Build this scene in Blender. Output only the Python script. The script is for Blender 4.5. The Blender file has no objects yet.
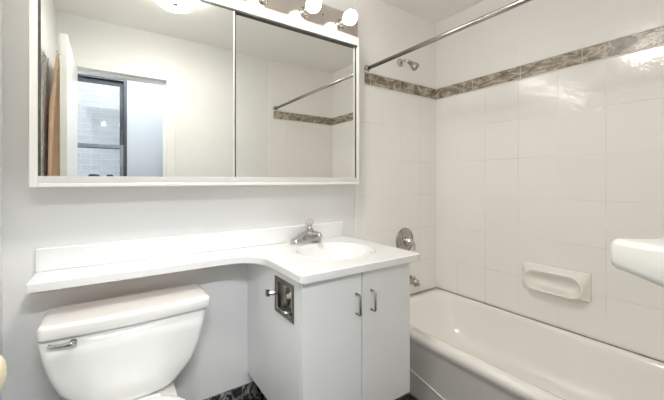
import bpy, bmesh, math, random
from mathutils import Vector, Matrix
random.seed(7)
PI = math.pi
C = bpy.context.scene.collection
S = bpy.context.scene

# ------------------------------------------------------------------ camera, world, lights, exposure
EYE = 1.233
YAW = 30.986
cam_d = bpy.data.cameras.new('camera'); cam = bpy.data.objects.new('camera', cam_d); C.objects.link(cam)
cam_d.sensor_fit = 'HORIZONTAL'; cam_d.sensor_width = 36.0
cam_d.lens = 308.07 / 664 * 36.0
cam_d.shift_x = 37 / 664; cam_d.shift_y = -20 / 664
cam_d.clip_start = 0.01; cam_d.clip_end = 60
cam.location = (0, 0, EYE); cam.rotation_euler = (PI / 2, 0, -math.radians(YAW))
S.camera = cam

w = bpy.data.worlds.new('world'); S.world = w; w.use_nodes = True
wb = w.node_tree.nodes['Background']
wb.inputs[0].default_value = (0.90, 0.95, 1.0, 1); wb.inputs[1].default_value = 0.95

S.view_settings.view_transform = 'Standard'; S.view_settings.look = 'None'
S.view_settings.exposure = 0.56; S.view_settings.gamma = 1.0
try: S.view_settings.use_curve_mapping = False
except Exception: pass
S.cycles.max_bounces = 14; S.cycles.diffuse_bounces = 8; S.cycles.glossy_bounces = 6
S.cycles.sample_clamp_indirect = 6.0
S.cycles.caustics_reflective = False

BULB_E = 13.0         # strength of the globe bulbs
DOME_E = 11.5          # strength of the ceiling dome
def area(name, loc, rot, sx, sy, power, col):
    l = bpy.data.lights.new(name, 'AREA'); l.shape = 'RECTANGLE'; l.size = sx; l.size_y = sy
    l.energy = power; l.color = col
    o = bpy.data.objects.new(name, l); o.location = loc; o.rotation_euler = rot; C.objects.link(o); return o
# added cool fill, unseen high in the hall, aimed through the doorway
area('hall_fill', (0.05, -0.70, 2.40), (math.radians(80), 0, 0), 0.8, 0.12, 26, (0.90, 0.95, 1.0))

# ------------------------------------------------------------------ materials
def nm(name, col=(0.8, 0.8, 0.8), rough=0.5, metal=0.0, coat=0.0, spec=0.5):
    m = bpy.data.materials.new(name); m.use_nodes = True
    b = m.node_tree.nodes['Principled BSDF']
    b.inputs['Base Color'].default_value = (*col, 1); b.inputs['Roughness'].default_value = rough
    b.inputs['Metallic'].default_value = metal
    b.inputs['Coat Weight'].default_value = coat; b.inputs['Coat Roughness'].default_value = 0.06
    b.inputs['Specular IOR Level'].default_value = spec
    return m
def nd(m, t, **kw):
    n = m.node_tree.nodes.new(t)
    for k, v in kw.items(): setattr(n, k, v)
    return n
def lk(m, a, b): m.node_tree.links.new(a, b)
def bsdf(m): return m.node_tree.nodes['Principled BSDF']
def mth(m, op, a, b=None, c=None):
    n = nd(m, 'ShaderNodeMath', operation=op)
    for i, v in enumerate((a, b, c)):
        if v is None: continue
        if isinstance(v, (int, float)): n.inputs[i].default_value = v
        else: lk(m, v, n.inputs[i])
    return n.outputs[0]
def coords(m): return nd(m, 'ShaderNodeTexCoord').outputs['Object']
def noise(m, vec, scale, detail=3, rough=0.5, dist=0.0):
    n = nd(m, 'ShaderNodeTexNoise'); n.inputs['Scale'].default_value = scale
    n.inputs['Detail'].default_value = detail; n.inputs['Roughness'].default_value = rough
    n.inputs['Distortion'].default_value = dist
    if vec is not None: lk(m, vec, n.inputs['Vector'])
    return n
def ramp(m, fac, stops):
    r = nd(m, 'ShaderNodeValToRGB'); e = r.color_ramp.elements
    while len(e) < len(stops): e.new(0.5)
    for k, (p, c) in enumerate(stops): e[k].position = p; e[k].color = (*c, 1)
    lk(m, fac, r.inputs[0]); return r.outputs[0]
def bump(m, h, strength, dist=0.01):
    b = nd(m, 'ShaderNodeBump'); b.inputs['Strength'].default_value = strength; b.inputs['Distance'].default_value = dist
    lk(m, h, b.inputs['Height']); lk(m, b.outputs[0], bsdf(m).inputs['Normal']); return b
def mottled(name, c1, c2, rough, scale=6, bstr=0.0, bscale=200, **kw):
    m = nm(name, c1, rough, **kw); co = coords(m)
    n = noise(m, co, scale, 4)
    lk(m, ramp(m, n.outputs[0], [(0.3, c1), (0.7, c2)]), bsdf(m).inputs['Base Color'])
    if bstr: bump(m, noise(m, co, bscale, 2).outputs[0], bstr, 0.003)
    return m

M = {}
M['paint'] = mottled('wall_paint', (0.79, 0.79, 0.78), (0.81, 0.81, 0.80), 0.55, 3, 0.06, 60)
M['ceiling'] = mottled('ceiling_paint', (0.85, 0.84, 0.81), (0.87, 0.86, 0.83), 0.7, 3, 0.05, 80)
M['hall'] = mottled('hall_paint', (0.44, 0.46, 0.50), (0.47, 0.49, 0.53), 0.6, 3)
M['trim'] = mottled('gloss_trim_paint', (0.80, 0.80, 0.77), (0.83, 0.83, 0.80), 0.3, 5, 0.05, 30)
M['porcelain'] = mottled('white_porcelain', (0.84, 0.84, 0.815), (0.86, 0.86, 0.835), 0.12, 4, coat=0.4)
M['lid'] = mottled('tank_lid_porcelain', (0.82, 0.81, 0.78), (0.84, 0.83, 0.80), 0.10, 4, coat=0.6)
M['tub'] = mottled('tub_enamel', (0.87, 0.85, 0.815), (0.89, 0.87, 0.84), 0.14, 2.5, coat=0.4)
M['laminate'] = mottled('white_laminate', (0.86, 0.87, 0.87), (0.88, 0.89, 0.89), 0.28, 4)
M['counter'] = mottled('counter_marble_white', (0.80, 0.80, 0.79), (0.82, 0.82, 0.81), 0.18, 3, coat=0.2)
M['raw'] = mottled('raw_board_brown', (0.42, 0.27, 0.17), (0.52, 0.35, 0.23), 0.7, 30)
M['enamel'] = mottled('cabinet_white_enamel', (0.84, 0.83, 0.79), (0.86, 0.85, 0.81), 0.25, 4)
M['rail'] = mottled('grey_rail', (0.66, 0.66, 0.64), (0.72, 0.72, 0.70), 0.3, 8)
M['dark'] = mottled('dark_edge', (0.05, 0.05, 0.045), (0.10, 0.10, 0.09), 0.4, 40)
M['gap'] = mottled('gap_shade', (0.03, 0.03, 0.03), (0.05, 0.05, 0.05), 0.8, 40)
M['chrome'] = mottled('chrome', (0.50, 0.49, 0.475), (0.66, 0.65, 0.63), 0.12, 12, metal=1.0)
M['satin'] = mottled('satin_nickel', (0.38, 0.36, 0.33), (0.50, 0.48, 0.445), 0.25, 12, metal=1.0)
M['aged'] = mottled('aged_nickel', (0.20, 0.19, 0.17), (0.36, 0.345, 0.32), 0.3, 14, metal=1.0)
M['plate'] = mottled('brushed_light_plate', (0.62, 0.58, 0.54), (0.74, 0.70, 0.66), 0.16, 9, metal=1.0)
M['black'] = mottled('black_plastic', (0.015, 0.015, 0.016), (0.03, 0.03, 0.03), 0.4, 40)
M['knob'] = mottled('cream_knob', (0.72, 0.60, 0.38), (0.80, 0.72, 0.52), 0.25, 14)
M['sash'] = mottled('dark_window_frame', (0.022, 0.025, 0.035), (0.04, 0.045, 0.06), 0.45, 20)
M['sash_light'] = mottled('worn_sash_rail', (0.14, 0.15, 0.17), (0.22, 0.23, 0.26), 0.5, 30)
M['peach'] = mottled('peach_towel_terry', (0.86, 0.60, 0.42), (0.92, 0.70, 0.53), 0.95, 18, 0.5, 300)
M['grey_towel'] = mottled('grey_patterned_terry', (0.50, 0.50, 0.48), (0.90, 0.89, 0.86), 0.95, 26, 0.5, 300)
M['stoneware'] = mottled('ceramic_fitting_white', (0.87, 0.855, 0.81), (0.89, 0.875, 0.83), 0.15, 6, coat=0.3)
M['stain'] = mottled('rust_brown_caulk', (0.30, 0.20, 0.10), (0.60, 0.52, 0.40), 0.8, 60)
M['caulk'] = mottled('dingy_caulk', (0.16, 0.12, 0.07), (0.42, 0.34, 0.24), 0.8, 25)

# mirror
m = nm('silvered_mirror', (0.90, 0.915, 0.885), 0.0, 1.0); M['mirror'] = m
lk(m, ramp(m, noise(m, coords(m), 2).outputs[0], [(0.3, (0.88, 0.90, 0.87)), (0.7, (0.90, 0.915, 0.89))]), bsdf(m).inputs['Base Color'])
# crystal knob
m = nm('clear_acrylic', (0.95, 0.86, 0.82), 0.05); bsdf(m).inputs['Transmission Weight'].default_value = 0.75
bsdf(m).inputs['IOR'].default_value = 1.45; M['acrylic'] = m
# window glass : thin pane
m = bpy.data.materials.new('window_glass'); m.use_nodes = True; nt = m.node_tree; nt.nodes.clear()
out = nt.nodes.new('ShaderNodeOutputMaterial'); mx = nt.nodes.new('ShaderNodeMixShader')
tr = nt.nodes.new('ShaderNodeBsdfTransparent'); gl = nt.nodes.new('ShaderNodeBsdfGlossy'); gl.inputs['Roughness'].default_value = 0.0
fr = nt.nodes.new('ShaderNodeFresnel'); fr.inputs[0].default_value = 1.5
nt.links.new(fr.outputs[0], mx.inputs[0]); nt.links.new(tr.outputs[0], mx.inputs[1]); nt.links.new(gl.outputs[0], mx.inputs[2])
nt.links.new(mx.outputs[0], out.inputs[0]); M['glass'] = m
# lamps
def emit(name, col, e, base=(0.9, 0.9, 0.88)):
    m = nm(name, base, 0.3); b = bsdf(m); b.inputs['Emission Color'].default_value = (*col, 1)
    b.inputs['Emission Strength'].default_value = e; return m
M['bulb'] = emit('lit_globe_bulb', (1.0, 0.955, 0.90), BULB_E)
M['dome'] = emit('lit_frosted_dome', (1.0, 0.965, 0.915), DOME_E)

# wall tile
def tile_mat(name, axis, off_u, off_v, tu, tv):
    m = nm(name, (0.8, 0.77, 0.72), 0.13)
    sep = nd(m, 'ShaderNodeSeparateXYZ'); co = coords(m); lk(m, co, sep.inputs[0])
    def line(src, off, size, wd):
        t = mth(m, 'FRACT', mth(m, 'DIVIDE', mth(m, 'SUBTRACT', src, off), size))
        d = mth(m, 'MULTIPLY', mth(m, 'MINIMUM', t, mth(m, 'SUBTRACT', 1.0, t)), size)
        return d, mth(m, 'FLOOR', mth(m, 'DIVIDE', mth(m, 'SUBTRACT', src, off), size))
    du, iu = line(sep.outputs[axis], off_u, tu, .001); dv, iv = line(sep.outputs[2], off_v, tv, .001)
    d = mth(m, 'MINIMUM', du, dv)
    mr = nd(m, 'ShaderNodeMapRange'); mr.inputs['From Min'].default_value = 0.0006; mr.inputs['From Max'].default_value = 0.0022
    mr.inputs['To Min'].default_value = 1; mr.inputs['To Max'].default_value = 0; lk(m, d, mr.inputs['Value'])
    # grout is clean in places and dingy in others
    gn = noise(m, co, 3.2, 3); gcol = ramp(m, gn.outputs[0], [(0.38, (0.86, 0.84, 0.81)), (0.66, (0.66, 0.61, 0.55))])
    cmb = nd(m, 'ShaderNodeCombineXYZ'); lk(m, iu, cmb.inputs[0]); lk(m, iv, cmb.inputs[1])
    wn = nd(m, 'ShaderNodeTexWhiteNoise'); wn.noise_dimensions = '3D'; lk(m, cmb.outputs[0], wn.inputs['Vector'])
    tcol = ramp(m, wn.outputs['Value'], [(0.0, (0.88, 0.863, 0.835)), (0.5, (0.89, 0.875, 0.845)), (1.0, (0.895, 0.872, 0.85))])
    up = mth(m, 'SUBTRACT', 1.0, mth(m, 'MULTIPLY', mth(m, 'GREATER_THAN', sep.outputs[2], 1.95), 0.8)); mix = nd(m, 'ShaderNodeMix', data_type='RGBA'); lk(m, mth(m, 'MULTIPLY', mr.outputs[0], up), mix.inputs[0]); lk(m, tcol, mix.inputs[6]); lk(m, gcol, mix.inputs[7])
    lk(m, mix.outputs[2], bsdf(m).inputs['Base Color'])
    wav = noise(m, co, 60, 2, 0.5, 0.8)
    big = noise(m, co, 5, 1)
    h = mth(m, 'ADD', mth(m, 'MULTIPLY', wav.outputs[0], 0.16), mth(m, 'MULTIPLY', big.outputs[0], 0.35))
    h = mth(m, 'SUBTRACT', h, mth(m, 'MULTIPLY', mr.outputs[0], 0.08))
    bump(m, h, 0.35, 0.012)
    rr = mth(m, 'ADD', mth(m, 'MULTIPLY', mr.outputs[0], 0.5), 0.05); lk(m, rr, bsdf(m).inputs['Roughness'])
    return m
M['tile_y'] = tile_mat('wall_tile_long', 1, 0.543, 1.868, 0.2015, 0.249)
M['tile_x'] = tile_mat('wall_tile_end', 0, 2.222, 1.868, 0.2015, 0.249)

def marble_band(name, axis, off):
    m = nm(name, (0.4, 0.36, 0.3), 0.22); co = coords(m)
    mp = nd(m, 'ShaderNodeMapping'); lk(m, co, mp.inputs[0]); mp.inputs['Rotation'].default_value = (0.6, 0.5, 0.2); mp.inputs['Scale'].default_value = (0.8, 0.8, 1.5)
    n1 = noise(m, mp.outputs[0], 7.5, 6, 0.6, 2.6)
    c1 = ramp(m, n1.outputs[0], [(0.30, (0.10, 0.078, 0.05)), (0.44, (0.22, 0.18, 0.125)), (0.53, (0.31, 0.265, 0.195)), (0.59, (0.56, 0.50, 0.42)), (0.66, (0.24, 0.20, 0.145))])
    n2 = noise(m, mp.outputs[0], 5, 4, 0.6, 3.0)
    v = ramp(m, n2.outputs[0], [(0.475, (0, 0, 0)), (0.495, (1, 1, 1)), (0.515, (0, 0, 0))])
    mix = nd(m, 'ShaderNodeMix', data_type='RGBA'); lk(m, mth(m, 'MULTIPLY', v, 0.75), mix.inputs[0]); lk(m, c1, mix.inputs[6]); mix.inputs[7].default_value = (0.68, 0.62, 0.54, 1)
    n3 = noise(m, co, 3.0, 3, 0.5, 1.0); pk = ramp(m, n3.outputs[0], [(0.655, (0, 0, 0)), (0.72, (1, 1, 1))])
    mix2 = nd(m, 'ShaderNodeMix', data_type='RGBA'); lk(m, mth(m, 'MULTIPLY', pk, 0.5), mix2.inputs[0]); lk(m, mix.outputs[2], mix2.inputs[6]); mix2.inputs[7].default_value = (0.72, 0.42, 0.33, 1)
    sep = nd(m, 'ShaderNodeSeparateXYZ'); lk(m, co, sep.inputs[0])
    t = mth(m, 'FRACT', mth(m, 'DIVIDE', mth(m, 'SUBTRACT', sep.outputs[axis], off), 0.297))
    g = mth(m, 'LESS_THAN', t, 0.010)
    mix3 = nd(m, 'ShaderNodeMix', data_type='RGBA'); lk(m, g, mix3.inputs[0]); lk(m, mix2.outputs[2], mix3.inputs[6]); mix3.inputs[7].default_value = (0.66, 0.62, 0.54, 1)
    lk(m, mix3.outputs[2], bsdf(m).inputs['Base Color']); return m
M['band_y'] = marble_band('marble_border_long', 1, 0.635)
M['band_x'] = marble_band('marble_border_end', 0, 1.80)

def dark_marble(name, lo, hi, tile=0.30):
    m = nm(name, (0.05, 0.05, 0.05), 0.15, coat=0.2); co = coords(m)
    n1 = noise(m, co, 16, 8, 0.68, 1.6)
    c = ramp(m, n1.outputs[0], [(0.40, lo), (0.50, (lo[0] * 2.2, lo[1] * 2.2, lo[2] * 2.2)), (0.575, hi), (0.63, (lo[0] * 3, lo[1] * 3, lo[2] * 3))])
    sep = nd(m, 'ShaderNodeSeparateXYZ'); lk(m, co, sep.inputs[0])
    g = None
    for ax in (0, 1):
        t = mth(m, 'FRACT', mth(m, 'DIVIDE', mth(m, 'ADD', sep.outputs[ax], 3.07), tile)); l = mth(m, 'LESS_THAN', t, 0.012)
        g = l if g is None else mth(m, 'MAXIMUM', g, l)
    mix = nd(m, 'ShaderNodeMix', data_type='RGBA'); lk(m, g, mix.inputs[0]); lk(m, c, mix.inputs[6]); mix.inputs[7].default_value = (0.20, 0.18, 0.15, 1)
    lk(m, mix.outputs[2], bsdf(m).inputs['Base Color']); return m
M['floor'] = dark_marble('black_marble_floor', (0.02, 0.018, 0.016), (0.34, 0.32, 0.30))
M['base'] = dark_marble('black_marble_base', (0.02, 0.02, 0.02), (0.38, 0.37, 0.36), 0.305)

# painted brick seen through the window
m = nm('white_painted_brick', (0.8, 0.8, 0.8), 0.8); co = coords(m)
mp = nd(m, 'ShaderNodeMapping'); lk(m, co, mp.inputs[0]); mp.inputs['Rotation'].default_value = (-PI / 2, 0, 0)
bt = nd(m, 'ShaderNodeTexBrick'); lk(m, mp.outputs[0], bt.inputs['Vector'])
bt.inputs['Scale'].default_value = 1.0; bt.inputs['Brick Width'].default_value = 0.21; bt.inputs['Row Height'].default_value = 0.075
bt.inputs['Mortar Size'].default_value = 0.008; bt.inputs['Mortar Smooth'].default_value = 0.6
bt.inputs['Color1'].default_value = (0.76, 0.79, 0.84, 1); bt.inputs['Color2'].default_value = (0.68, 0.72, 0.78, 1); bt.inputs['Mortar'].default_value = (0.86, 0.88, 0.92, 1)
lk(m, bt.outputs['Color'], bsdf(m).inputs['Base Color']); bump(m, bt.outputs['Fac'], 0.6, 0.006); M['brick'] = m

# ------------------------------------------------------------------ mesh helpers
def link(name, bm, mat, parent=None, smooth=False, bevel=0.0, seg=2, angle=35):
    bmesh.ops.recalc_face_normals(bm, faces=bm.faces)
    me = bpy.data.meshes.new(name); bm.to_mesh(me); bm.free()
    o = bpy.data.objects.new(name, me); C.objects.link(o)
    me.materials.append(M[mat] if isinstance(mat, str) else mat)
    if parent is not None: o.parent = parent; o.matrix_parent_inverse = Matrix.Translation(-parent.location) if parent.type == 'EMPTY' else Matrix.Identity(4)
    if bevel:
        b = o.modifiers.new('bevel', 'BEVEL'); b.width = bevel; b.segments = seg; b.limit_method = 'ANGLE'; b.angle_limit = math.radians(angle)
    if smooth or bevel:
        for p in me.polygons: p.use_smooth = True
        if bevel:
            n = o.modifiers.new('wn', 'WEIGHTED_NORMAL'); n.keep_sharp = True
    return o
def box(bm, x0, x1, y0, y1, z0, z1):
    v = [bm.verts.new(p) for p in ((x0, y0, z0), (x1, y0, z0), (x1, y1, z0), (x0, y1, z0), (x0, y0, z1), (x1, y0, z1), (x1, y1, z1), (x0, y1, z1))]
    for f in ((0, 3, 2, 1), (4, 5, 6, 7), (0, 1, 5, 4), (1, 2, 6, 5), (2, 3, 7, 6), (3, 0, 4, 7)): bm.faces.new([v[i] for i in f])
def bxs(*bs):
    bm = bmesh.new()
    for b in bs: box(bm, *b)
    return bm
def rings(bm, rs, cap0=True, cap1=True):
    R = [[bm.verts.new(p) for p in r] for r in rs]
    n = len(R[0])
    for a, b in zip(R, R[1:]):
        for i in range(n): bm.faces.new((a[i], a[(i + 1) % n], b[(i + 1) % n], b[i]))
    if cap0: bm.faces.new(R[0][::-1])
    if cap1: bm.faces.new(R[-1])
    return R
def frame_of(d):
    d = Vector(d).normalized(); a = Vector((0, 0, 1)) if abs(d.z) < 0.9 else Vector((1, 0, 0))
    u = d.cross(a).normalized(); return d, u, d.cross(u).normalized()
def lathe(bm, origin, axis, prof, n=28, squash=1.0):
    """prof = [(distance along the axis, radius)]"""
    d, u, v = frame_of(axis); o = Vector(origin)
    rings(bm, [[o + d * t + u * (max(r, 1e-4) * math.cos(2 * PI * k / n)) + v * (max(r, 1e-4) * squash * math.sin(2 * PI * k / n)) for k in range(n)] for t, r in prof])
def tube(bm, pts, rad, n=14, flat=1.0):
    pts = [Vector(p) for p in pts]; rs = []
    prev = None
    for i, p in enumerate(pts):
        d = (pts[min(i + 1, len(pts) - 1)] - pts[max(i - 1, 0)]).normalized()
        if prev is None: _, u, v = frame_of(d)
        else:
            u = (prev - d * prev.dot(d)).normalized(); v = d.cross(u)
        prev = u; r = rad[i] if isinstance(rad, (list, tuple)) else rad
        rs.append([p + u * (r * math.cos(2 * PI * k / n)) + v * (r * flat * math.sin(2 * PI * k / n)) for k in range(n)])
    rings(bm, rs)
def rrect(cx, cy, z, hx, hy, r, k=8, bow=0.0):
    r = min(r, hx - 1e-4, hy - 1e-4); pts = []
    for (sx, sy, a0) in ((1, 1, 0), (-1, 1, PI / 2), (-1, -1, PI), (1, -1, 3 * PI / 2)):
        for i in range(k + 1):
            a = a0 + PI / 2 * i / k
            pts.append([cx + sx * (hx - r) + r * math.cos(a), cy + sy * (hy - r) + r * math.sin(a), z])
    # extra points along the front edge so that it can bow
    res = []
    n = len(pts)
    for i in range(n):
        a, b = pts[i], pts[(i + 1) % n]; res.append(a)
        side = (i + 1) // (k + 1) if (i + 1) % (k + 1) == 0 else 0
        if side in (1, 3):
            for q in range(1, 10): res.append([a[0] + (b[0] - a[0]) * q / 10, a[1], z])
        elif side in (2, 4):
            for q in range(1, 6): res.append([a[0], a[1] + (b[1] - a[1]) * q / 6, z])
    if bow:
        for p in res:
            if p[1] < cy: p[1] -= bow * (1 - ((p[0] - cx) / hx) ** 2) * min(1, (cy - p[1]) / hy)
    return [Vector(p) for p in res]
def empty(name, loc, label, cat, group=None):
    o = bpy.data.objects.new(name, None); o.location = loc; o.empty_display_size = 0.05; C.objects.link(o)
    tag(o, label, cat, group); return o
def tag(o, label, cat, group=None, kind=None):
    o['label'] = label; o['category'] = cat
    if group: o['group'] = group
    if kind: o['kind'] = kind
    return o
def struct(name, bm, mat, label=None, **kw):
    o = link(name, bm, mat, **kw); o['kind'] = 'structure'
    if label: o['label'] = label
    return o

# ------------------------------------------------------------------ the room
WY, TX, LX, FY, CZ = 1.53, 2.222, -0.34, -0.03, 2.475
DX0, DX1, DZ = -0.240, 0.415, 2.085       # doorway
struct('floor', bxs((LX - .1, TX + .1, -0.95, WY + .1, -0.08, 0)), 'floor', 'black veined marble tile floor')
struct('ceiling', bxs((LX - .4, TX + .1, -0.95, WY + .1, CZ, CZ + .1)), 'ceiling', 'plain off-white painted ceiling')
struct('wall_back', bxs((LX - .1, TX + .1, WY, WY + .1, 0, CZ)), 'paint', 'light grey painted wall behind the toilet and mirror')
struct('wall_left', bxs((LX - .1, LX, FY - .12, WY, 0, CZ)), 'paint', 'plain painted wall at the left')
struct('wall_right', bxs((TX, TX + .1, -0.95, WY, 0, CZ)), 'tile_y', 'long white tiled wall above the bathtub')
struct('wall_front', bxs((DX1, TX, FY - .12, FY, 0, CZ), (LX - .1, DX0, FY - .12, FY, 0, CZ), (DX0, DX1, FY - .12, FY, DZ, CZ)), 'paint', 'painted wall with the open doorway, seen in the mirror')
# tiled panels at the two ends of the tub
struct('wall_tiled_back', bxs((1.372, TX, WY - .008, WY, 0, CZ)), 'tile_x', 'white tiled end of the tub alcove with the shower fittings', bevel=.004)
struct('wall_tiled_front', bxs((1.40, TX, FY, FY + .008, 0, CZ)), 'tile_x', 'white tiled end wall of the tub alcove, seen in the mirror', bevel=.004)
# marble border with pale pencil strips
Z0, Z1 = 1.872, 1.951
struct('trim_1', bxs((TX - .006, TX, FY + .008, WY - .008, Z0, Z1)), 'band_y', 'brown veined marble border along the long tiled wall')
struct('trim_2', bxs((1.455, TX - .006, WY - .014, WY - .008, Z0, Z1)), 'band_x', 'brown veined marble border behind the shower head')
struct('trim_3', bxs((1.455, TX - .006, FY + .008, FY + .014, Z0, Z1)), 'band_x', 'brown veined marble border on the end wall, seen in the mirror')
k = 4
for zz in (Z0 - .010, Z1):
    struct('trim_%d' % k, bxs((TX - .008, TX, FY + .008, WY - .008, zz + .001, zz + .009)), 'stoneware', bevel=.003); k += 1
    struct('trim_%d' % k, bxs((1.455, TX - .008, WY - .016, WY - .008, zz + .001, zz + .009)), 'stoneware', bevel=.003); k += 1
    struct('trim_%d' % k, bxs((1.455, TX - .008, FY + .008, FY + .016, zz + .001, zz + .009)), 'stoneware', bevel=.003); k += 1
# dark marble base
struct('baseboard_back', bxs((LX + .012, 1.452, WY - .012, WY, 0, 0.155)), 'base', 'black marble skirting under the toilet', bevel=.002)
struct('baseboard_left', bxs((LX, LX + .012, FY, WY - .012, 0, 0.155)), 'base', bevel=.002)
struct('baseboard_front', bxs((DX1 + .075, 1.40, FY, FY + .012, 0, 0.125)), 'base', bevel=.002)
# doorway casing, jamb lining
bm = bxs((DX1, DX1 + .07, FY, FY + .018, 0, DZ + .07), (DX0 - .07, DX0, FY, FY + .018, 0, DZ + .07), (DX0, DX1, FY, FY + .018, DZ, DZ + .07))
struct('trim_%d' % k, bm, 'trim', 'white painted casing around the doorway', bevel=.004); k += 1
bm = bxs((DX1, DX1 + .085, FY - .135, FY - .12, 0, DZ + .07), (DX0 - .07, DX0, FY - .135, FY - .12, 0, DZ + .07), (DX0, DX1, FY - .135, FY - .12, DZ, DZ + .07),
         (DX1 - .012, DX1, FY - .12, FY - .045, 0, DZ), (DX0, DX1 - .012, FY - .12, FY - .045, DZ - .012, DZ))
struct('trim_%d' % k, bm, 'trim', bevel=.002); k += 1

# hall beyond the doorway
HY = -0.78
WX0, WX1, WZ0, WZ1 = -0.62, 0.150, 0.95, 2.262
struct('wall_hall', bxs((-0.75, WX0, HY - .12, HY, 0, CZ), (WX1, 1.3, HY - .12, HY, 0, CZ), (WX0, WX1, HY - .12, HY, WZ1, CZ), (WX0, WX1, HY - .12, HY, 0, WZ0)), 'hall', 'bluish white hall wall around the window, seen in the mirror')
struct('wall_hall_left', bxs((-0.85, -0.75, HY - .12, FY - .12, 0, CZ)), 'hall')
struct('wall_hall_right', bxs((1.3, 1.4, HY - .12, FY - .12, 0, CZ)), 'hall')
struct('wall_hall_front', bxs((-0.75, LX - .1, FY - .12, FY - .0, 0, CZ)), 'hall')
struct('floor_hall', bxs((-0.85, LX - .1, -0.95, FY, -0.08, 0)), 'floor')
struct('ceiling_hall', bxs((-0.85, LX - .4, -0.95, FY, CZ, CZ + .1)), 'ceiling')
# double hung window in the hall
win = struct('window_1', bxs((WX1 - .03, WX1, HY - .09, HY - .01, WZ0, WZ1), (WX0, WX0 + .03, HY - .09, HY - .01, WZ0, WZ1), (WX0 + .03, WX1 - .03, HY - .09, HY - .01, WZ1 - .025, WZ1), (WX0 + .03, WX1 - .03, HY - .09, HY - .01, WZ0, WZ0 + .03)), 'sash', 'dark framed double hung window in the hall, seen in the mirror', bevel=.003)
def sash(z0, z1, y, mat_rail, top):
    x0, x1 = WX0 + .03, WX1 - .03; r = .035
    s = link('window_sash', bxs((x0, x0 + r, y - .03, y, z0, z1), (x1 - r, x1, y - .03, y, z0, z1), (x0 + r, x1 - r, y - .03, y, z0, z0 + .038), (x0 + r, x1 - r, y - .03, y, z1 - .038, z1)), mat_rail, win, bevel=.003)
    link('window_pane', bxs((x0 + r, x1 - r, y - .017, y - .013, z0 + .038, z1 - .038)), 'glass', s)
sash(1.55, WZ1 - .025, HY - .055, 'sash', True)
sash(WZ0 + .03, 1.59, HY - .015, 'sash_light', False)
# painted brick across the light well
struct('wall_outside', bxs((-2.2, 1.6, -2.0, -1.9, -0.5, 3.6)), 'brick', 'white painted brick wall outside the hall window')

# door leaf standing open against the left wall
door = struct('door_1', bxs((-.243, -.208, FY + .022, FY + .022 + .652, 0.012, 2.062)), 'trim', 'white painted door standing open, seen edge on in the mirror', bevel=.003)
bm = bmesh.new(); ky, kz = 0.605, 0.948
lathe(bm, (-.208, ky, kz), (1, 0, 0), [(0, .030), (.004, .031), (.008, .026), (.010, .012), (.030, .011), (.036, .020), (.045, .029), (.058, .032), (.068, .029), (.074, .020), (.076, .008), (.077, .001)])
o = link('door_knob', bm, 'knob', door, smooth=True); o['label'] = 'cream door knob at the left edge'
for hz in (0.25, 1.80):
    bm = bmesh.new(); lathe(bm, (-.200, FY + .022, hz), (0, 0, 1), [(0, .007), (.09, .007)], 12)
    link('hinge', bm, 'trim', door, smooth=False)
bm = bmesh.new(); tube(bm, [(-.243, .56, 1.97), (-.262, .56, 1.965), (-.266, .56, 1.985)], .005, 8)
link('coat_hook', bm, 'chrome', door, smooth=True)

# ------------------------------------------------------------------ bathtub
def tub():
    e = empty('bathtub', (1.84, .765, 0), 'white enamelled bathtub along the long tiled wall', 'bathtub')
    x0, x1, y0, y1 = 1.452, TX - .0015, FY + .008, WY - .008
    cx, cy, hx, hy = (x0 + x1) / 2, (y0 + y1) / 2, (x1 - x0) / 2, (y1 - y0) / 2
    def R(z, a0, a1, b, r):  # inset: front edge a0, wall side a1, ends b
        return rrect((x0 + a0 + x1 - a1) / 2, cy, z, (x1 - a1 - x0 - a0) / 2, hy - b, r, 8)
    bm = bmesh.new()
    rings(bm, [R(0, .028, 0, 0, .004), R(.02, .026, 0, 0, .004), R(.295, .022, 0, 0, .004), R(.315, .014, 0, 0, .005), R(.332, .004, 0, 0, .006), R(.348, 0, 0, 0, .008), R(.362, .002, 0, 0, .010), R(.374, .012, .0, 0, .012), R(.380, .028, .002, .002, .02),
               R(.380, .055, .018, .05, .06), R(.376, .070, .028, .065, .08), R(.364, .080, .036, .076, .10), R(.34, .088, .042, .085, .11), R(.26, .105, .055, .105, .13), R(.17, .125, .075, .14, .14), R(.12, .15, .10, .18, .14), R(.098, .19, .13, .23, .13), R(.09, .25, .18, .30, .10)])
    link('tub_shell', bm, 'tub', e, smooth=True)
    # curved ridge on the apron
    pts = []
    for i in range(41):
        y = y0 + .02 + (y1 - y0 - .04) * i / 40; d = abs(y - cy)
        pts.append((x0 + .0245, y, .050 + .225 * math.sqrt(d * d + .004)))
    bm = bmesh.new(); tube(bm, pts, .006, 8); link('apron_ridge', bm, 'tub', e, smooth=True)
    bm = bmesh.new(); lathe(bm, (1.86, 1.27, .088), (0, 0, 1), [(0, .028), (.004, .03), (.006, .02)], 20); link('drain', bm, 'chrome', e, smooth=True)
    bm = bxs((x0 + .03, x1 - .001, y1 - .005, y1, .380, .3835), (x1 - .005, x1, y0 + .01, y1 - .005, .380, .3835))
    o = link('caulk_line', bm, 'caulk', e); o['label'] = 'dingy brown caulk line'
tub()

# ------------------------------------------------------------------ vanity
VX0, VX1, VY, VZ0, VZ1 = 0.625, 1.237, 0.985, 0.215, 0.846
van = empty('vanity_cabinet', ((VX0 + VX1) / 2, 1.26, VZ0), 'white laminate vanity cabinet with two doors under the sink', 'cabinet')
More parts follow.
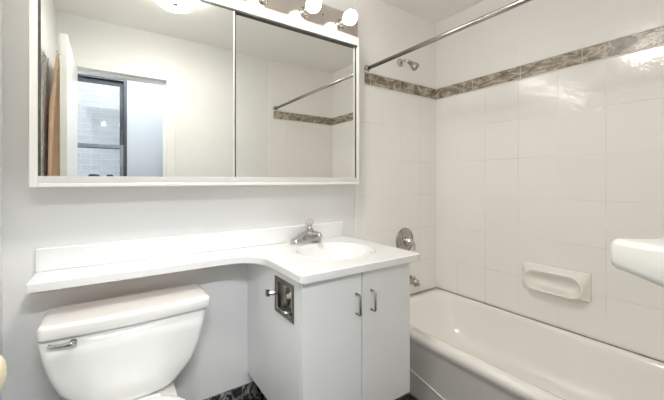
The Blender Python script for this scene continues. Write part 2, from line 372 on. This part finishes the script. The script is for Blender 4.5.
# left side panel with an opening for the paper holder
hy0, hy1, hz0, hz1 = 1.062, 1.196, .676, .798
YB = WY
def side_panel(x0, x1):
    return bxs((x0, x1, VY + .02, hy0, VZ0, VZ1), (x0, x1, hy1, YB, VZ0, VZ1), (x0, x1, hy0, hy1, VZ0, hz0), (x0, x1, hy0, hy1, hz1, VZ1))
bm = side_panel(VX0, VX0 + .016)
link('side_panel', bm, 'laminate', van)
link('side_panel', bxs((VX1 - .016, VX1, VY + .02, WY - .0005, VZ0, VZ1)), 'laminate', van, bevel=.001)
link('bottom_panel', bxs((VX0 + .016, VX1 - .016, VY + .02, WY - .0005, VZ0, VZ0 + .016)), 'laminate', van)
link('gap_shade_sheet', bxs((VX0 + .016, VX1 - .016, VY + .0195, VY + .035, VZ0 + .016, VZ1)), 'gap', van)  # near-black sheet: shade in the gap between doors put into the colour
bxm = (VX0 + VX1) / 2 - .004
for (a, b, hxp) in ((VX0 + .001, bxm - .0028, bxm - .034), (bxm + .0028, VX1 - .001, bxm + .052)):
    d = link('cabinet_door', bxs((a, b, VY, VY + .018, VZ0, VZ1 - .004)), 'laminate', van, bevel=.0018)
    zt, zb = (.752, .668)
    bm = bmesh.new(); tube(bm, [(hxp, VY, zt), (hxp, VY - .022, zt), (hxp, VY - .028, zt - .005), (hxp, VY - .028, zb + .005), (hxp, VY - .022, zb), (hxp, VY, zb)], .0045, 10)
    link('door_pull', bm, 'satin', d, smooth=True)
# countertop with long shelf over the toilet, one continuous worktop
CT, TH = .880, .034
cnt = empty('vanity_countertop', (.6, 1.4, CT - TH), 'glossy white countertop with shelf wing over the toilet and moulded sink', 'countertop')
outer = [(-.245, WY), (-.245, 1.362)]
fil = []
x_in, y_sh, r = .602, 1.362, .125
outer += [(0.0, 1.361), (.25, 1.361), (x_in - r - .03, 1.361)]
for i in range(1, 12):
    a = PI / 2 * i / 12; outer.append((x_in - r + r * math.sin(a) - .03 * (1 - i / 12) ** 2, y_sh - r + r * math.cos(a)))
outer += [(x_in, 1.237), (x_in + .001, 1.10), (x_in, .975)]
outer += [(x_in + .006, .962), (x_in + .02, .956), (.9, .955), (1.255, .955), (1.275, .959), (1.283, .968), (1.282, 1.2), (1.270, WY)]
bcx, bcy, brx, bry = .975, 1.235, .200, .165
NB = 48
def ell(f, z): return [(bcx + brx * f * math.cos(2 * PI * i / NB), bcy + bry * f * math.sin(2 * PI * i / NB), z) for i in range(NB)]
bm = bmesh.new()
ot = [bm.verts.new((x, y, CT)) for x, y in outer]
rim = [bm.verts.new(p) for p in ell(1.10, CT)]
ed = [bm.edges.new((ot[i], ot[(i + 1) % len(ot)])) for i in range(len(ot))] + [bm.edges.new((rim[i], rim[(i + 1) % NB])) for i in range(NB)]
bmesh.ops.triangle_fill(bm, use_beauty=True, edges=ed)
ob = [bm.verts.new((x, y, CT - TH)) for x, y in outer]
for i in range(len(ot)):
    j = (i + 1) % len(ot); bm.faces.new((ot[i], ot[j], ob[j], ob[i]))
rb = [bm.verts.new(p) for p in ell(1.10, CT - TH)]
ed = []
for ring in (ob, rb):
    for i in range(len(ring)):
        a, b = ring[i], ring[(i + 1) % len(ring)]; e_ = bm.edges.get((a, b)) or bm.edges.new((a, b)); ed.append(e_)
bmesh.ops.triangle_fill(bm, use_beauty=True, edges=ed)
for i in range(NB):
    j = (i + 1) % NB; bm.faces.new((rim[i], rim[j], rb[j], rb[i]))
o = link('counter_slab', bm, 'counter', cnt, bevel=.012, seg=5, angle=50)
bm = bmesh.new()
rings(bm, [ell(1.10, CT - .012), ell(1.101, CT - .001), ell(1.09, CT + .0012), ell(1.05, CT + .0008), ell(1.01, CT - .003), ell(.97, CT - .012), ell(.92, CT - .035), ell(.83, CT - .07), ell(.68, CT - .10), ell(.45, CT - .118), ell(.18, CT - .125),
           ell(.18, CT - .135), ell(.45, CT - .130), ell(.72, CT - .11), ell(.90, CT - .07), ell(1.0, CT - .035)], cap0=False, cap1=False)
# join the underside back to the lip
link('sink_basin', bm, 'counter', cnt, smooth=True)
bm = bmesh.new(); lathe(bm, (bcx, bcy, CT - .1275), (0, 0, 1), [(0, .038), (.004, .04), (.005, .03), (.003, .02)], 24); link('sink_drain', bm, 'chrome', cnt, smooth=True)
bm = bxs((-.245, 1.262, WY - .018, WY - .0003, CT, .970)); link('backsplash', bm, 'counter', cnt, bevel=.006, seg=3)
bm = bxs((-.235, .45, 1.372, WY - .012, CT - TH - .004, CT - TH)); o = link('shelf_underside', bm, 'raw', cnt); o['label'] = 'raw brown board under the shelf wing'

# faucet
fa = empty('faucet', (.955, 1.462, CT), 'chrome sink faucet with clear acrylic knob on the countertop', 'faucet')
fx, fy = .980, 1.466
gx = fx - .026
bm = bmesh.new()
rings(bm, [rrect(gx, fy, CT + .0006, .100, .029, .029), rrect(gx, fy, CT + .014, .100, .029, .029), rrect(gx, fy, CT + .024, .092, .026, .026), rrect(gx + .004, fy, CT + .034, .070, .024, .023), rrect(gx + .010, fy, CT + .050, .045, .023, .022), rrect(fx, fy, CT + .066, .024, .021, .020), rrect(fx, fy, CT + .074, .017, .017, .016)])
link('faucet_body', bm, 'chrome', fa, smooth=True)
bm = bmesh.new(); tube(bm, [(fx, fy - .006, CT + .036), (fx, fy - .03, CT + .046), (fx, fy - .06, CT + .054), (fx, fy - .092, CT + .055), (fx, fy - .102, CT + .036)], [.022, .020, .016, .014, .013], 14)
link('spout', bm, 'chrome', fa, smooth=True)
bm = bmesh.new(); lathe(bm, (fx, fy, CT + .070), (0, .12, 1), [(0, .016), (.008, .019), (.014, .012), (.022, .011)], 20); link('handle_stem', bm, 'chrome', fa, smooth=True)
bm = bmesh.new(); lathe(bm, (fx, fy + .002, CT + .090), (0, .12, 1), [(0, .009), (.006, .018), (.016, .025), (.028, .026), (.037, .021), (.042, .012), (.0425, .001)], 10)
link('crystal_knob', bm, 'acrylic', fa)
bm = bmesh.new(); lathe(bm, (fx, fy + .0075, CT + .133), (0, .12, 1), [(0, .008), (.003, .008), (.004, .005)], 16); link('knob_cap', bm, 'chrome', fa, smooth=True)
bm = bmesh.new(); lathe(bm, (fx + .0, fy + .028, CT + .015), (0, 0, 1), [(0, .0025), (.035, .0025), (.036, .006), (.043, .006), (.044, .002)], 12); link('lift_rod', bm, 'chrome', fa, smooth=True)

# recessed toilet paper holder
tp = empty('toilet_paper_holder', (VX0, 1.13, .735), 'recessed chrome toilet paper holder in the side of the vanity', 'paper holder')
y0, y1, z0, z1 = 1.048, 1.210, .660, .814
r = .018
def fring(x, a, b, c, d): return [Vector((x, a, c)), Vector((x, b, c)), Vector((x, b, d)), Vector((x, a, d))]
bm = bmesh.new()
rings(bm, [fring(VX0 - .0005, y0, y1, z0, z1), fring(VX0 - .004, y0 + .002, y1 - .002, z0 + .002, z1 - .002), fring(VX0 - .005, y0 + r * .5, y1 - r * .5, z0 + r * .5, z1 - r * .5), fring(VX0 - .003, y0 + r, y1 - r, z0 + r, z1 - r)], cap0=False, cap1=False)
link('frame_plate', bm, 'aged', tp)
bm = bmesh.new(); lathe(bm, (VX0 + .030, 1.125, .742), (-1, .1, 0), [(0, .050), (.003, .052), (.006, .046), (.006, .012), (.020, .010)], 28)
o = link('roll_disc', bm, 'chrome', tp, smooth=True)
# dished back of the recess
bm = bmesh.new(); rs = []
for i in range(13):
    a = PI * i / 12; rs.append([(VX0 + .001 + .045 * math.sin(a) ** .7, y0 + r + (y1 - y0 - 2 * r) * (1 - math.cos(a)) / 2, z) for z in (z0 + r, z1 - r)])
vs = [[bm.verts.new(p) for p in q] for q in rs]
for a, b in zip(vs, vs[1:]): bm.faces.new((a[0], a[1], b[1], b[0]))
for k2 in (0, 1): bm.faces.new([v[k2] for v in vs])
link('recess_dish', bm, 'aged', tp, smooth=False)
bm = bmesh.new(); tube(bm, [(VX0 + .0, y1 - .017, .742), (VX0 - .018, y1 - .012, .742), (VX0 - .034, y1 - .002, .742)], [.008, .009, .009], 4)
box(bm, VX0 - .044, VX0 - .030, y1 - .008, y1 + .010, .728, .756)
link('roller_arm', bm, 'aged', tp, bevel=.002)
bm = bmesh.new(); tube(bm, [(VX0 - .001, y0 + .022, .700), (VX0 - .020, y0 + .020, .700), (VX0 - .034, y0 + .024, .706)], [.009, .009, .007], 6); link('roller_arm', bm, 'satin', tp, smooth=True)

# ------------------------------------------------------------------ toilet
to = empty('toilet', (.08, 1.15, 0), 'white porcelain two-piece toilet with its tank under the shelf', 'toilet')
tcx = .072
bm = bmesh.new(); yb = 1.485
def tr(z, hw, d, rr): return rrect(tcx, yb - d / 2, z, hw, d / 2, rr, 8, bow=.018)
rings(bm, [tr(.400, .135, .150, .05), tr(.405, .153, .158, .05), tr(.425, .178, .165, .045), tr(.46, .207, .170, .04), tr(.50, .232, .173, .03), tr(.56, .254, .176, .026), tr(.62, .269, .178, .024), tr(.698, .280, .180, .022)])
link('tank', bm, 'porcelain', to, smooth=True)
bm = bmesh.new()
def lr(z, g, rr=.018): return rrect(tcx + .006, 1.392, z, .285 + g, .100 + g, rr, 8, bow=.016)
rings(bm, [lr(.698, -.010), lr(.700, -.002), lr(.706, .001), lr(.734, .0), lr(.740, -.0015), lr(.744, -.005), lr(.746, -.010), lr(.7468, -.02), lr(.747, -.05)])
link('tank_lid', bm, 'lid', to, smooth=True)
bm = bmesh.new(); ly = 1.294
lathe(bm, (-.105, ly + .006, .680), (0, -1, 0), [(0, .013), (.004, .013), (.006, .008), (.018, .008)], 18)
tube(bm, [(-.098, ly - .014, .682), (-.115, ly - .017, .682), (-.140, ly - .015, .681), (-.165, ly - .010, .682), (-.176, ly - .009, .686)], [.010, .0085, .0065, .006, .0075], 12, .8)
link('flush_lever', bm, 'chrome', to, smooth=True)
# bowl
def oval(cy, z, rx, ry, k=40, sq=.0): return [Vector((tcx + rx * math.cos(2 * PI * i / k), cy + ry * math.sin(2 * PI * i / k) * (1 if math.sin(2 * PI * i / k) < 0 else .85), z)) for i in range(k)]
bm = bmesh.new()
rings(bm, [oval(1.10, 0, .105, .24), oval(1.10, .03, .10, .235), oval(1.09, .12, .095, .20), oval(1.06, .20, .115, .20), oval(1.02, .28, .155, .225), oval(.99, .34, .178, .24), oval(.98, .375, .185, .245), oval(.98, .390, .182, .242)])
link('bowl', bm, 'porcelain', to, smooth=True)
bm = bmesh.new(); rings(bm, [rrect(tcx, 1.31, .28, .12, .14, .04), rrect(tcx, 1.31, .35, .145, .15, .04), rrect(tcx, 1.305, .390, .155, .155, .035), rrect(tcx, 1.305, .398, .150, .150, .03)]); link('bowl_shelf', bm, 'porcelain', to, smooth=True)
bm = bmesh.new()
def seat(z, g): return rrect(tcx, 1.02, z, .182 + g, .235 + g, .13)
rings(bm, [seat(.392, -.01), seat(.396, 0), seat(.406, 0), seat(.410, -.006)]); link('seat', bm, 'lid', to, smooth=True)
bm = bmesh.new()
rings(bm, [seat(.411, -.006), seat(.414, .0), seat(.424, .0), seat(.430, -.008), seat(.433, -.03)]); link('seat_cover', bm, 'lid', to, smooth=True)
for sx in (-.075, .075):
    bm = bmesh.new(); lathe(bm, (tcx + sx - .02, 1.272, .408), (1, 0, 0), [(0, .010), (.003, .012), (.037, .012), (.04, .010)], 14); link('seat_hinge', bm, 'lid', to, smooth=True)

# ------------------------------------------------------------------ mirror cabinet with lights
MX0, MX1, MZ0, MZ1 = -.243, 1.297, 1.207, 2.092
MF = 1.398
mc = empty('medicine_cabinet', (.53, WY, MZ0), 'wide white medicine cabinet with two sliding mirror doors above the sink', 'medicine cabinet')
link('cabinet_body', bxs((MX0 + .003, MX1 - .003, MF + .030, WY - .0005, MZ0 + .003, MZ1 - .002)), 'enamel', mc)
def frame_piece(*b): return link('cabinet_frame', bxs(*b), 'enamel', mc, bevel=.003)
frame_piece((MX0, MX0 + .024, MF, MF + .030, MZ0, MZ1))
frame_piece((MX1 - .014, MX1, MF, MF + .030, MZ0, MZ1))
frame_piece((MX0 + .024, MX1 - .014, MF, MF + .030, MZ1 - .048, MZ1))
frame_piece((MX0 + .024, MX1 - .014, MF, MF + .030, MZ0, MZ0 + .016))
link('bottom_track', bxs((MX0 + .024, MX1 - .014, MF + .003, MF + .030, MZ0 + .017, MZ0 + .032), (MX0 + .024, MX1 - .014, MF + .004, MF + .006, MZ0 + .032, MZ0 + .040)), 'rail', mc, bevel=.0015)
link('top_track', bxs((MX0 + .024, MX1 - .014, MF + .004, MF + .030, MZ1 - .054, MZ1 - .048)), 'dark', mc)
mz0, mz1 = MZ0 + .033, MZ1 - .055
for (a, b, y, n) in ((MX0 + .028, .503, MF + .008, 'l'), (.498, MX1 - .019, MF + .020, 'r')):
    d = link('mirror_door', bxs((a, b, y, y + .005, mz0, mz1)), 'mirror', mc)
    ex = b if n == 'l' else a
    if n == 'l':
        link('door_edge', bxs((b, b + .005, y - .001, y + .008, mz0, mz1)), 'enamel', d)
        link('door_edge', bxs((a - .004, a + .004, y - .001, y + .006, mz0, mz1)), 'dark', d)
        link('door_edge', bxs((b + .005, b + .014, y + .003, y + .0115, mz0, mz1)), 'dark', d)
    else:
        link('door_edge', bxs((b - .004, b + .005, y - .004, y + .006, mz0, mz1)), 'dark', d)
        link('door_edge', bxs((b - .013, b - .0045, y - .002, y, mz0, mz1)), 'enamel', d)

lb = empty('vanity_light_bar', (.53, 1.42, MZ1), 'metal bar of round globe bulbs on top of the mirror cabinet', 'light bar')
link('back_plate', bxs((MX0 + .004, MX1 - .003, 1.408, WY - .001, MZ1 + .008, MZ1 + .135)), 'plate', lb, bevel=.004)
link('plate_edge', bxs((MX0 + .004, MX1 - .003, 1.404, 1.412, MZ1 + .001, MZ1 + .008)), 'raw', lb)
for i in range(6):
    bx = 1.150 - i * .2475; bz = MZ1 + .048
    bm = bmesh.new(); lathe(bm, (bx, 1.408, bz), (0, -1, 0), [(0, .030), (.003, .030), (.005, .022), (.010, .020), (.044, .019), (.046, .016)], 22)
    s = link('bulb_socket', bm, 'satin', lb, smooth=True)
    bm = bmesh.new(); prof = [(0, .013), (.008, .015)]
    for q in range(1, 14):
        a = PI * (.12 + .88 * q / 13); prof.append((.010 + .040 - .040 * math.cos(a), .040 * math.sin(a)))
    lathe(bm, (bx, 1.366, bz), (0, -1, 0), prof, 24); link('globe_bulb', bm, 'bulb', lb, smooth=True)
for sx in (1.03, .53):
    bm = bmesh.new(); lathe(bm, (sx, 1.408, MZ1 + .075), (0, -1, 0), [(0, .005), (.002, .004)], 10); link('screw', bm, 'dark', lb)

# ceiling lamp, seen in the mirror
cl = empty('ceiling_lamp', (.36, .72, CZ), 'lit frosted dome ceiling lamp with finial, seen in the mirror', 'ceiling lamp')
bm = bmesh.new(); lathe(bm, (.36, .72, CZ), (0, 0, -1), [(0, .085), (.018, .09), (.024, .075)], 30); link('lamp_canopy', bm, 'satin', cl, smooth=True)
bm = bmesh.new(); prof = []
for q in range(0, 13):
    a = PI / 2 * q / 12; prof.append((.030 + .085 * math.sin(a), .165 * math.cos(a) ** .8))
lathe(bm, (.36, .72, CZ), (0, 0, -1), prof, 36); link('lamp_shade', bm, 'dome', cl, smooth=True)
bm = bmesh.new(); lathe(bm, (.36, .72, CZ - .112), (0, 0, -1), [(0, .022), (.006, .020), (.012, .010), (.017, .005), (.022, .006), (.026, .003)], 18); link('finial', bm, 'satin', cl, smooth=True)
l = bpy.data.lights.new('lamp_downlight', 'AREA'); l.shape = 'DISK'; l.size = .20; l.energy = 7.0; l.color = (1.0, 0.965, 0.92)
lo = bpy.data.objects.new('lamp_downlight', l); lo.location = (.36, .72, CZ - .1165); C.objects.link(lo)

# ------------------------------------------------------------------ shower fittings
TY = WY - .008
rd = empty('shower_curtain_rod', (1.475, .75, 1.978), 'bare chrome shower curtain rod spanning the tub alcove', 'curtain rod')
bm = bmesh.new(); lathe(bm, (1.475, FY + .009, 1.978), (0, 1, 0), [(0, .0125), (TY - FY - .010, .0125)], 20); link('rod_tube', bm, 'satin', rd, smooth=True)
for (y, s) in ((TY, -1), (FY + .008, 1)):
    bm = bmesh.new(); lathe(bm, (1.475, y, 1.978), (0, s, 0), [(0, .024), (.004, .024), (.010, .016), (.020, .015)], 22); link('end_flange', bm, 'satin', rd, smooth=True)

sh = empty('shower_sprayer', (1.80, TY, 2.08), 'small chrome shower head on a short arm above the marble border', 'shower head')
bm = bmesh.new(); lathe(bm, (1.800, TY, 2.082), (0, -1, 0), [(0, .030), (.004, .029), (.010, .016), (.014, .012)], 22); link('flange', bm, 'chrome', sh, smooth=True)
bm = bmesh.new(); tube(bm, [(1.800, TY - .004, 2.082), (1.802, TY - .030, 2.088), (1.808, TY - .055, 2.080), (1.814, TY - .075, 2.062)], .0105, 12); link('shower_arm', bm, 'chrome', sh, smooth=True)
bm = bmesh.new(); lathe(bm, (1.813, TY - .072, 2.066), (.30, -.60, -.70), [(0, .012), (.010, .016), (.018, .014), (.026, .019), (.044, .026), (.062, .028), (.070, .026), (.072, .018), (.072, .001)], 22); link('spray_head', bm, 'satin', sh, smooth=True)

vx, vz = 1.850, .790
va = empty('shower_valve', (vx, TY, vz), 'round chrome shower valve with lever handle above the tub spout', 'valve')
bm = bmesh.new(); lathe(bm, (vx, TY, vz), (0, -1, 0), [(0, .092), (.004, .093), (.010, .087), (.011, .072), (.016, .068), (.022, .055), (.023, .034)], 36); link('escutcheon', bm, 'satin', va, smooth=True)
bm = bmesh.new(); lathe(bm, (vx, TY - .018, vz), (0, -1, 0), [(0, .030), (.022, .028), (.024, .024), (.045, .022), (.050, .016)], 24); link('handle_hub', bm, 'chrome', va, smooth=True)
bm = bmesh.new(); tube(bm, [(vx, TY - .055, vz), (vx + .020, TY - .060, vz - .010), (vx + .034, TY - .062, vz - .035), (vx + .036, TY - .060, vz - .060)], [.011, .011, .009, .007], 12); link('lever', bm, 'chrome', va, smooth=True)

sp = empty('tub_spout', (1.905, TY, .49), 'chrome tub spout just above the rim at the vanity end', 'spout')
bm = bmesh.new()
lathe(bm, (1.905, TY, .492), (0, -1, 0), [(0, .034), (.006, .034), (.010, .028)], 18)
tube(bm, [(1.905, TY - .006, .492), (1.905, TY - .035, .492), (1.905, TY - .060, .486), (1.905, TY - .072, .466)], [.028, .027, .025, .020], 18)
link('spout_body', bm, 'satin', sp, smooth=True)
bm = bmesh.new(); lathe(bm, (1.905, TY - .045, .512), (0, 0, 1), [(0, .004), (.014, .004), (.015, .008), (.021, .007)], 14); link('diverter_knob', bm, 'chrome', sp, smooth=True)

# soap dish on the long wall
sd = empty('soap_dish', (TX, .76, .64), 'white ceramic soap dish with an oval tray on the tiled wall', 'soap dish')
bm = bmesh.new()
ya, yb_, za, zb = .600, .920, .572, .730
def yr(x, a, b, c, d, rr, k=6):
    pts = rrect((a + b) / 2, (c + d) / 2, 0, (b - a) / 2, (d - c) / 2, rr, k); return [Vector((x, p.x, p.y)) for p in pts]
rings(bm, [yr(TX, ya, yb_, za, zb, .008), yr(TX - .010, ya, yb_, za, zb, .010), yr(TX - .014, ya + .004, yb_ - .004, za + .004, zb - .004, .012), yr(TX - .032, ya + .008, yb_ - .018, za + .006, zb - .012, .050), yr(TX - .070, ya + .014, yb_ - .024, za + .010, zb - .022, .060), yr(TX - .0755, ya + .017, yb_ - .027, za + .013, zb - .025, .058),
           yr(TX - .0755, ya + .022, yb_ - .032, za + .018, zb - .030, .053), yr(TX - .070, ya + .026, yb_ - .036, za + .022, zb - .034, .050), yr(TX - .035, ya + .036, yb_ - .046, za + .034, zb - .040, .040), yr(TX - .018, ya + .054, yb_ - .064, za + .048, zb - .050, .028)])
link('dish_body', bm, 'stoneware', sd, smooth=True)
o = link('caulk_line', bxs((TX - .008, TX, ya + .01, yb_ - .03, za - .003, za + .0005)), 'stain', sd); o['label'] = 'rusty caulk stain'

# ceramic shelf near the doorway end
ws = empty('wall_shelf', (1.2, FY, 1.04), 'white glossy wall shelf with rounded end at the right edge', 'shelf')
bm = bmesh.new()
P0, P1, P2, P3 = Vector((1.02, .175)), Vector((1.06, .24)), Vector((1.36, FY)), Vector((1.00, FY))
tip = Vector((1.006, .222))
def plan(g, z, zdrop=0.0):
    # rounded plan: left side, tip, right side sloping back to the wall
    pts = []
    L0 = Vector((.900, FY)); T = Vector((1.025, .212)); Rw = Vector((1.46, FY)); rr = .030 + g
    dl = (T - L0).normalized(); dr = (Rw - T).normalized()
    nl = Vector((-dl.y, dl.x)); nr = Vector((-dr.y, dr.x))
    pts.append((L0.x + nl.x * (.02 + g), FY)); 
    a0 = math.atan2(nl.y, nl.x); a1 = math.atan2(nr.y, nr.x)
    if nr.y < 0: nr = -nr; a1 = math.atan2(nr.y, nr.x)
    for i in range(15):
        a = a0 + (a1 - a0) * i / 14; pts.append((T.x + rr * math.cos(a), T.y + rr * math.sin(a)))
    pts.append((Rw.x + g, FY))
    return [Vector((x, y, z - zdrop * max(0.0, (.215 - y)) )) for x, y in pts]
rings(bm, [plan(-.020, 1.026, .22), plan(-.010, 1.027, .22), plan(-.003, 1.033, .20), plan(.0, 1.044, .15), plan(0, 1.082), plan(-.003, 1.090), plan(-.010, 1.095), plan(-.020, 1.096)])
link('shelf_body', bm, 'porcelain', ws, smooth=True)

# ------------------------------------------------------------------ towels in the gap behind the door
def towel(name, x0, y0, y1, zt, zb, thick, folds, label, mat, peak=0.0, seed=1):
    rnd = random.Random(seed); bm = bmesh.new(); nu, nv = 36, 30
    G = []
    for side in (0, 1):
        g = []
        for j in range(nv + 1):
            v = j / nv; row = []
            for i in range(nu + 1):
                u = i / nu; wd = 1 - peak * (1 - v) ** 3
                y = (y0 + y1) / 2 + (u - .5) * (y1 - y0) * wd
                z = zt - peak * .16 * abs(u - .5) * 2 * (1 - v) ** 2 - v * (zt - zb)
                w = math.sin(u * folds * PI * 2 + .8 * math.sin(v * 3 + seed)) * thick * .28 * (.35 + .65 * v)
                tp_ = min(1.0, .30 + 2.6 * v) if peak > .5 else 1.0
                row.append(bm.verts.new((x0 + (.014 * (1 - tp_) if peak > .5 else 0) + tp_ * ((thick * .35 if side else -thick * .35) * math.sin(PI * min(max(u, .03), .97)) ** .4 + w), y, z)))
            g.append(row)
        G.append(g)
    for side in (0, 1):
        for j in range(nv):
            for i in range(nu): bm.faces.new((G[side][j][i], G[side][j][i + 1], G[side][j + 1][i + 1], G[side][j + 1][i]))
    for j in range(nv):
        for i in (0, nu): bm.faces.new((G[0][j][i], G[0][j + 1][i], G[1][j + 1][i], G[1][j][i]))
    for i in range(nu):
        for j in (0, nv): bm.faces.new((G[0][j][i], G[0][j][i + 1], G[1][j][i + 1], G[1][j][i]))
    o = link(name, bm, mat, smooth=True); tag(o, label, 'towel', 'towels behind the open door'); return o
towel('bath_towel', -.2805, .36, .61, 1.985, .95, .058, 3, 'peach terry towel hanging behind the open door, seen in the mirror', 'peach', .75, 2)
towel('bath_towel', -.3275, .28, .64, 1.95, .90, .016, 5, 'grey mottled towel hanging on the left wall behind the peach towel', 'grey_towel', .35, 5)
hk = empty('wall_hook', (-.33, .46, 1.96), 'small metal hook on the left wall above the grey towel', 'hook')
bm = bmesh.new(); tube(bm, [(LX, .46, 1.985), (LX + .018, .46, 1.957), (LX + .024, .46, 1.963)], .004, 8); link('hook_arm', bm, 'chrome', hk, smooth=True)
bm = bmesh.new(); lathe(bm, (LX, .46, 1.985), (1, 0, 0), [(0, .012), (.003, .011)], 12); link('hook_plate', bm, 'chrome', hk, smooth=True)

# ------------------------------------------------------------------ the camera that shows at the lower edge of the mirror
ct = empty('tripod_camera', (-.03, -.11, 0), 'black camera on a tripod in the doorway, its top seen in the mirror', 'camera')
bm = bmesh.new()
rings(bm, [rrect(-.045, -.090, 1.178, .078, .026, .012), rrect(-.045, -.090, 1.240, .078, .026, .012), rrect(-.045, -.090, 1.252, .070, .022, .012)])
link('camera_body', bm, 'black', ct, smooth=False, bevel=.003)
bm = bmesh.new(); lathe(bm, (0, -.066, 1.22), (0, 1, 0), [(0, .030), (.030, .030), (.032, .034), (.048, .034), (.049, .028)], 24); link('lens_barrel', bm, 'black', ct, smooth=True)
bm = bmesh.new(); rings(bm, [rrect(0, -.09, 1.250, .030, .024, .01), rrect(0, -.09, 1.272, .022, .020, .01), rrect(0, -.09, 1.280, .012, .014, .006)]); link('viewfinder_hump', bm, 'black', ct, smooth=True)
bm = bmesh.new(); rings(bm, [rrect(-.108, -.09, 1.250, .042, .024, .014), rrect(-.108, -.09, 1.270, .038, .020, .014), rrect(-.108, -.09, 1.282, .024, .014, .008)]); link('trigger_unit', bm, 'black', ct, smooth=True)
bm = bmesh.new(); lathe(bm, (-.03, -.10, .62), (0, 0, 1), [(0, .014), (.50, .014), (.51, .028), (.545, .028), (.558, .022)], 18); link('tripod_column', bm, 'black', ct, smooth=True)
for a in (-90, 30, 150):
    dx, dy = math.cos(math.radians(a)), math.sin(math.radians(a)); s = .26 if a == -90 else .17
    s = .17
    bm = bmesh.new(); tube(bm, [(-.03 + dx * .02, -.10 + dy * .02, .90), (-.03 + dx * s, -.10 + dy * s, .0)], [.012, .008], 10); link('tripod_leg', bm, 'black', ct, smooth=True)
